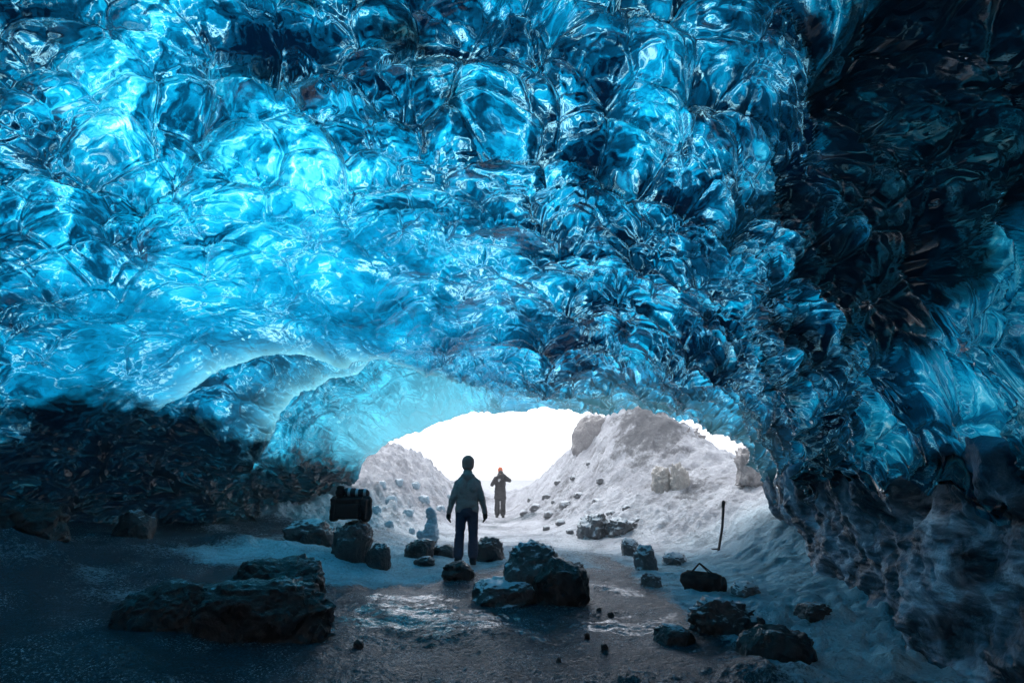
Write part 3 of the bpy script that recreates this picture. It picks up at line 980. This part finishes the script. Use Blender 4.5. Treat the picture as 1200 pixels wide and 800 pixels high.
# ------------------------------------------------------------------ world, sun
def build_light():
    w = bpy.data.worlds.new("World")
    scene.world = w
    w.use_nodes = True
    t = w.node_tree
    t.nodes.clear()
    out = t.nodes.new("ShaderNodeOutputWorld")
    bg = t.nodes.new("ShaderNodeBackground")
    sky = t.nodes.new("ShaderNodeTexSky")
    sky.sky_type = "NISHITA"
    sky.sun_disc = False
    sky.sun_elevation = SUN_EL
    sky.sun_rotation = SUN_AZ
    sky.dust_density = 1.0
    hs = t.nodes.new("ShaderNodeHueSaturation")
    hs.inputs["Saturation"].default_value = 0.6       # an overcast, white sky
    t.links.new(sky.outputs[0], hs.inputs["Color"])
    mx = t.nodes.new("ShaderNodeMix")
    mx.data_type = "RGBA"
    mx.inputs[0].default_value = .55
    mx.inputs[7].default_value = (9.5, 9.8, 10.6, 1)      # cloud and fog light, even all round
    t.links.new(hs.outputs[0], mx.inputs[6])
    # sky brightening added beyond the cave mouth, to whiten the floor's wet glints
    tc = t.nodes.new("ShaderNodeTexCoord")
    dt = t.nodes.new("ShaderNodeVectorMath")
    dt.operation = "DOT_PRODUCT"
    dt.inputs[1].default_value = Vector((-.12, 1, .30)).normalized()
    t.links.new(tc.outputs["Generated"], dt.inputs[0])
    mr = t.nodes.new("ShaderNodeMapRange")
    mr.interpolation_type = "SMOOTHSTEP"
    for i, v_ in ((1, .45), (2, 1.0), (3, 1.0), (4, 2.3)): mr.inputs[i].default_value = v_
    t.links.new(dt.outputs["Value"], mr.inputs[0])
    sc_ = t.nodes.new("ShaderNodeVectorMath")
    sc_.operation = "SCALE"
    t.links.new(mx.outputs[2], sc_.inputs[0])
    t.links.new(mr.outputs[0], sc_.inputs["Scale"])
    t.links.new(sc_.outputs[0], bg.inputs[0])
    bg.inputs[1].default_value = SKY_STR
    t.links.new(bg.outputs[0], out.inputs[0])
    ld = bpy.data.lights.new("sun", "SUN")
    ld.energy, ld.angle, ld.color = SUN_STR, R(18), (1, .985, .97)
    so = bpy.data.objects.new("sun", ld)
    COL.objects.link(so)
    v = Vector((math.sin(SUN_AZ) * math.cos(SUN_EL), math.cos(SUN_AZ) * math.cos(SUN_EL), math.sin(SUN_EL)))
    so.rotation_euler = v.to_track_quat("Z", "Y").to_euler()
    so.location = v * 40


SUN_EL, SUN_AZ, SUN_STR, SKY_STR = R(58), R(-30), 1.5, 0.12
EXPOSURE = 0.8

# ================================================================== build
build_light()
tag(link("ice_cave", build_cave(), mat_ice()), kind="structure")
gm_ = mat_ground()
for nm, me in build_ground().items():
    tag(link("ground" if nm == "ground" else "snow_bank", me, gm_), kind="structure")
wall = tag(link("ice_wall", build_wall(), mat_wall()), kind="structure")

SKIN = plain("skin", (.45, .28, .21), .5, var=.1)
RM = {
    "black": mat_rock("wet_black_rock", (.003, .004, .006), (.014, .016, .020), .03, (.2, .55)),
    "dark": mat_rock("dark_basalt", (.008, .010, .013), (.04, .045, .05), .18),
    "dusted": mat_rock("snow_dusted_rock", (.012, .015, .018), (.06, .065, .07), .38),
    "buried": mat_rock("half_buried_rock", (.05, .055, .06), (.16, .17, .18), .72, (.4, .7), (.55, .60, .64)),
    "icy": mat_rock("frosted_grey_rock", (.10, .095, .10), (.34, .33, .33), .30, (.5, .8), (.70, .70, .72)),
    "ochre": mat_rock("dirty_old_ice", (.20, .19, .175), (.46, .44, .41), .25, (.3, .6), (.78, .79, .80)),
    "snow": mat_rock("packed_snow", (.20, .30, .37), (.40, .52, .60), .25, (.6, .8), (.80, .82, .85)),
}


def rock(px, py, wpx, hpx, mat, seed, label, name="rock", Y=None, depth=.85, cat="rock", planes=9, rough=.12, rz=0.0, group=None, sub=5):
    if Y is None: b, t = ground_hit(px, py)
    else:
        b = P(px, py, Y)
        t = Y / ray(px, py)[1]
    w, h = wpx / FPX * t, hpx / FPX * t
    cy_ = b[1] + .30 * w * depth
    z0, _ = ground_h(np.array([b[0]]), np.array([cy_]), True)
    base = min(b[2], z0[0] if Y is None else b[2]) - .16 * h
    me = rock_mesh(name, (w, w * depth, b[2] + h - base), seed, planes, rough, sub)
    o = link(name, me, RM[mat])
    o.location = (b[0] * cy_ / b[1] if Y is None else b[0], cy_, base)
    o.rotation_euler = (0, 0, rz)
    return tag(o, label, cat, group)


rock(195, 744, 135, 56, "black", 11, "long low black rock at the front of the heap on the dark floor", depth=.6, rough=.10, sub=6, planes=6)
rock(306, 755, 178, 68, "black", 12, "broad wet black rock, largest of the heap on the dark floor", depth=.55, rough=.11, sub=6, planes=6)
rock(320, 714, 118, 56, "black", 14, "humped black rock standing behind the broad wet black one", depth=.7, rough=.10, sub=6, planes=5)
rock(624, 702, 74, 63, "dusted", 21, "upright pale-topped boulder at the middle of the floor", "boulder", cat="boulder", planes=4, rough=.10)
rock(658, 708, 74, 50, "black", 24, "smooth dark boulder leaning against the upright pale-topped one", "boulder", cat="boulder")
rock(590, 706, 84, 24, "dusted", 23, "low snow-dusted rock skirting the upright pale-topped boulder", depth=.9)
rock(537, 679, 41, 20, "black", 31, "small rounded black rock just in front of the walker's boots")
rock(492, 655, 40, 22, "dark", 32, "dark rock behind the walker, beside the small snow figure")
rock(521, 653, 32, 14, "dark", 33, "low dark rock between the snow figure and the walker's legs")
rock(574, 656, 40, 25, "dark", 34, "pointed dark rock behind the walker's legs")
rock(497, 662, 26, 9, "dark", 35, "flat dark stone lying before the rock by the snow figure")
BO = rock(412, 661, 52, 50, "dusted", 41, "square boulder carrying the black bag", "boulder", depth=.9, cat="boulder", planes=12)
rock(443, 666, 32, 27, "dark", 42, "dark wedge-shaped stone leaning on the boulder under the bag")
rock(362, 640, 64, 30, "dusted", 43, "flat-topped snowy ledge of rock beside the boulder with the bag", depth=.8)
rock(763, 686, 25, 15, "buried", 51, "small dark block of stone between the red-tinged bag and the middle boulder", depth=.6)
rock(738, 651, 26, 20, "buried", 52, "frosted stone, upper one of the pair on the snow edge")
rock(757, 668, 28, 28, "buried", 53, "jagged frosted stone below its twin on the snow edge")
rock(790, 661, 30, 13, "buried", 54, "low snow-capped stone above the bag in the snow")
rock(876, 698, 36, 15, "buried", 55, "rounded stone half sunk in the snow beside the bag")
rock(848, 748, 94, 42, "dusted", 61, "lumpy dark rock rising from the snow edge in the front", rough=.2, depth=.7)
rock(912, 784, 96, 40, "black", 62, "long smooth black rock below the lumpy one", depth=.6)
rock(957, 730, 44, 20, "dark", 63, "small dark boulder in the snow near the dirty ice wall", "boulder", cat="boulder")
rock(790, 752, 50, 16, "dark", 64, "low gravelly rock where the floor meets the lumpy rock", depth=.8)
rock(20, 638, 110, 50, "black", 71, "dark rock mound against the cave side at the picture's edge", depth=.8)
rock(155, 633, 50, 34, "dark", 72, "dark stone resting at the foot of the black ice")
rock(700, 632, 46, 30, "buried", 73, "dark frozen clod at the foot of the far snow slope", rough=.22, Y=13.4)
rock(730, 628, 40, 22, "buried", 74, "smaller frozen clod joined to the dark one under the snow slope", rough=.22, Y=13.2)
rock(703, 536, 66, 54, "icy", 81, "round frosted boulder perched on the snow ridge outside", "boulder", Y=19.0, cat="boulder", planes=2, rough=.05)
rock(781, 592, 28, 46, "ochre", 82, "yellowish block of old ice sticking out of the snow slope", "ice_block", Y=14.4, cat="ice block", depth=.9, rough=.14, planes=8)
rock(803, 604, 30, 62, "ochre", 83, "taller grey-brown ice block beside the yellowish one", "ice_block", Y=14.1, cat="ice block", depth=.9, rough=.14, planes=8)
rock(890, 566, 46, 46, "icy", 84, "grey rocky pillar beside the gap of sky", "ice_pillar", Y=12.6, cat="pillar", depth=.9, rough=.16, planes=8)
rock(806, 532, 56, 34, "icy", 85, "grey rock crest showing through the snow of the ridge", Y=17.0, depth=.8, rough=.3)
for i, (px, py, w) in enumerate(((420, 757, 17), (708, 760, 13), (688, 745, 9), (702, 716, 10), (716, 722, 11), (655, 775, 9), (348, 772, 8))):
    rock(px, py, w * .75, w * .4, "black", 300 + i, "small black pebble lying loose on the wet cave floor", "pebble", cat="pebble", group="loose pebbles on the cave floor", sub=3)

for i, (px, py, w) in enumerate(((614, 603, 12), (628, 598, 16), (643, 606, 14), (657, 615, 13), (641, 585, 14), (663, 596, 18), (678, 583, 13), (655, 568, 12), (700, 592, 15), (672, 562, 10), (716, 604, 12),
                                 (640, 620, 9), (688, 612, 14), (704, 566, 11), (735, 598, 13), (650, 590, 9), (622, 588, 10), (690, 545, 9), (748, 612, 11), (668, 625, 10))):
    rock(px, py, w, w * .5, "buried", 400 + i, "grey frozen clod stuck in the foot of the right-hand snow bank outside", "snow_clod", cat="snow clod", group="frozen clods in the snow bank outside", sub=3, rough=.2)
for i, (px, py, w) in enumerate(((440, 602, 15), (458, 592, 17), (478, 606, 14), (497, 590, 15), (468, 570, 14), (447, 572, 13), (516, 600, 12), (487, 572, 12), (508, 615, 10), (456, 618, 12), (482, 624, 9), (527, 586, 10))):
    rock(px, py, w, w * .66, "snow", 440 + i, "bluish lump of hard snow lying on the bank behind the snow figure", "snow_clod", cat="snow clod", group="snow lumps on the bank behind the snow figure", sub=3, rough=.2)

# the small snow figure
b, t = ground_hit(503, 637)
sf = fused("snow_figure", [("e", (0, 0, .18), (.19, .17, .28)), ("e", (.02, 0, .42), (.15, .14, .18)), ("e", (.0, -.01, .66), (.13, .12, .14)), ("e", (-.16, 0, .22), (.12, .10, .10))], .016, 5)
o = tag(link("snow_figure", wrinkle(sf, .06, 5, 5), RM["snow"]), "small bluish heap of packed snow like a seated figure", "snow figure")
o.location = b + np.array([0, .1, -.03])

# people
b, t = ground_hit(546, 661)
man = tag(person_from_behind(), "person in grey fleece, navy trousers and knit cap walking away with arms hanging", "person")
man.location = (b[0], b[1], b[2])
man.rotation_euler = (0, 0, math.pi + R(4))
b, t = ground_hit(586, 606)
ph = tag(person_with_camera(), "person in dark parka and orange beanie raising a camera to the face", "person")
ph.location = tuple(b)
cr = empty("camera", (b[0] + .01, b[1] - .30, b[2] + 1.66))
tag(cr, "small black camera held up to the face under the orange beanie", "camera")
blk = plain("black_plastic", (.012, .012, .013), .4)
link("camera_body", fused("camera_body", [("b", (0, 0, 0), (.068, .028, .042)), ("b", (0, .0, .05), (.025, .022, .014))], .005, 1), blk, cr)
link("lens", fused("lens", [("c", (0, -.03, 0), (0, -.085, 0), .034, .031)], .004, 0), plain("lens_glass", (.01, .01, .015), .1), cr)

# bag on the boulder, with a striped roll and a pouch on it
bt = BO.location
ztop = bt[2] + BO.dimensions[2]
NYL = cloth("black_nylon", (.006, .006, .008), (.014, .014, .017), .7)
bag = tag(empty("bag", (bt[0] - .08, bt[1], ztop - .05)), "boxy black bag standing on the square boulder", "bag")
body = [("b", (0, 0, .21), (.30, .18, .165)), ("c", (-.27, 0, .08), (-.27, 0, .34), .09, .085), ("c", (.27, 0, .08), (.27, 0, .34), .09, .085), ("c", (-.27, 0, .365), (.27, 0, .36), .055, .06)]
link("bag_body", wrinkle(fused("bag_body", body, .012, 6), .014, 6, 21), NYL, bag)
link("pocket", fused("pocket", [("b", (0, -.20, .18), (.20, .035, .11))], .010, 5), NYL, bag)
WEB = cloth("black_webbing", (.01, .01, .012))
for x in (-.22, .22):
    link("strap", fused("strap", [("c", (x, -.22, .05), (x, -.215, .36), .012, .012), ("c", (x, -.215, .36), (x * .9, 0, .43), .012, .012)], .006, 1), WEB, bag)
kk = NT("striped_wool")
sx = kk.n("ShaderNodeSeparateXYZ")
kk.put(sx.inputs[0], kk.obj())
wv = kk.math("FRACT", kk.math("MULTIPLY", kk.math("ADD", sx.outputs[0], 5.0), 7.5))
STR = kk.done(kk.bsdf(kk.mix(kk.math("GREATER_THAN", wv, .66), (.012, .015, .02), (.42, .50, .55)), .9))
roll = tag(link("cloth_roll", wrinkle(fused("cloth_roll", [("c", (-.13, 0, .075), (.17, .0, .065), .075, .065), ("c", (-.13, .07, .06), (.17, .07, .055), .06, .06)], .009, 3), .012, 8, 31), STR), "rolled dark cloth with pale stripes lying on the black bag", "cloth")
roll.location = (bt[0] - .03, bt[1], ztop + .355)
pou = tag(empty("pouch", (bt[0] - .28, bt[1] - .02, ztop + .345)), "small dark pouch beside the striped roll on the bag", "pouch")
link("pouch_body", wrinkle(fused("pouch_body", [("e", (0, 0, .09), (.075, .07, .10)), ("b", (0, 0, .06), (.06, .055, .055))], .008, 3), .01, 8, 33), NYL, pou)
link("flap", fused("flap", [("e", (0, -.01, .16), (.07, .07, .035))], .007, 2), NYL, pou)

# duffel bag in the snow
b, t = ground_hit(828, 694)
duf = tag(empty("duffel_bag", (b[0], b[1] + .12, b[2] - .02), R(-32)), "dark reddish duffel bag with raised handles lying in the snow", "bag")
DM = cloth("worn_maroon_canvas", (.010, .008, .009), (.035, .022, .022), .8, 25)
link("bag_body", wrinkle(fused("bag_body", [("c", (-.17, 0, .13), (.17, 0, .12), .125, .13), ("b", (0, 0, .05), (.22, .11, .05))], .010, 4), .02, 7, 41), DM, duf)
for sgn in (-1, 1):
    link("handle", fused("handle", [("c", (-.15, sgn * .06, .22), (-.02, sgn * .01, .36), .009, .009), ("c", (-.02, sgn * .01, .36), (.15, sgn * .06, .22), .009, .009)], .005, 0), cloth("black_strap", (.01, .01, .012)), duf)
link("zip_panel", fused("zip_panel", [("c", (-.19, 0, .25), (.19, 0, .245), .012, .012)], .006, 0), cloth("grey_zip", (.05, .05, .05)), duf)
link("end_panel", fused("end_panel", [("e", (.27, 0, .12), (.04, .10, .10))], .009, 2), cloth("grey_end_canvas", (.03, .028, .03)), duf)

# pole leaning in the snow
b, t = ground_hit(842, 645)
top = P(848, 588, b[1] + .12)
pole = tag(empty("pole", tuple(b)), "thin black pole with a bent foot stuck upright in the snow slope", "pole")
v = top - b
PM = plain("black_painted_metal", (.008, .008, .010), .5)
link("shaft", fused("shaft", [("c", -.05 * v, .5 * v + np.array([.025, 0, 0]), .022, .024), ("c", .5 * v + np.array([.025, 0, 0]), v, .024, .028)], .008, 0), PM, pole)
link("foot", fused("foot", [("c", (0, 0, .03), (-.13, -.03, .035), .018, .012)], .007, 0), PM, pole)
link("grip", fused("grip", [("c", tuple(v * .9), tuple(v * 1.0), .032, .034)], .008, 0), cloth("grip_tape", (.015, .015, .016)), pole)
def build_haze():
    bm = bmesh.new()
    bmesh.ops.create_cube(bm, size=1.0, matrix=Matrix.Translation((0, 0, 4)) @ Matrix.Diagonal((420, 420, 12, 1)))
    me = bpy.data.meshes.new("haze")
    bm.to_mesh(me); bm.free()
    k = NT("haze")
    pv = k.n("ShaderNodeVolumePrincipled")
    pv.inputs["Color"].default_value = (.95, .97, 1, 1)
    pv.inputs["Density"].default_value = HAZE
    k.t.links.new(pv.outputs[0], k.out.inputs["Volume"])
    tag(link("haze", me, k.m), kind="stuff")


HAZE = .009
build_haze()
scene.view_settings.view_transform = "Standard"
scene.view_settings.look = "None"
scene.view_settings.exposure = EXPOSURE
scene.view_settings.gamma = 1
scene.view_settings.use_curve_mapping = False
scene.render.engine = "CYCLES"
cy = scene.cycles
cy.use_denoising = True
cy.denoiser = "OPENIMAGEDENOISE"
cy.max_bounces, cy.diffuse_bounces, cy.glossy_bounces, cy.transmission_bounces, cy.transparent_max_bounces = 8, 4, 3, 5, 4
cy.use_adaptive_sampling = True
cy.adaptive_threshold = .03
cy.sample_clamp_indirect = 6
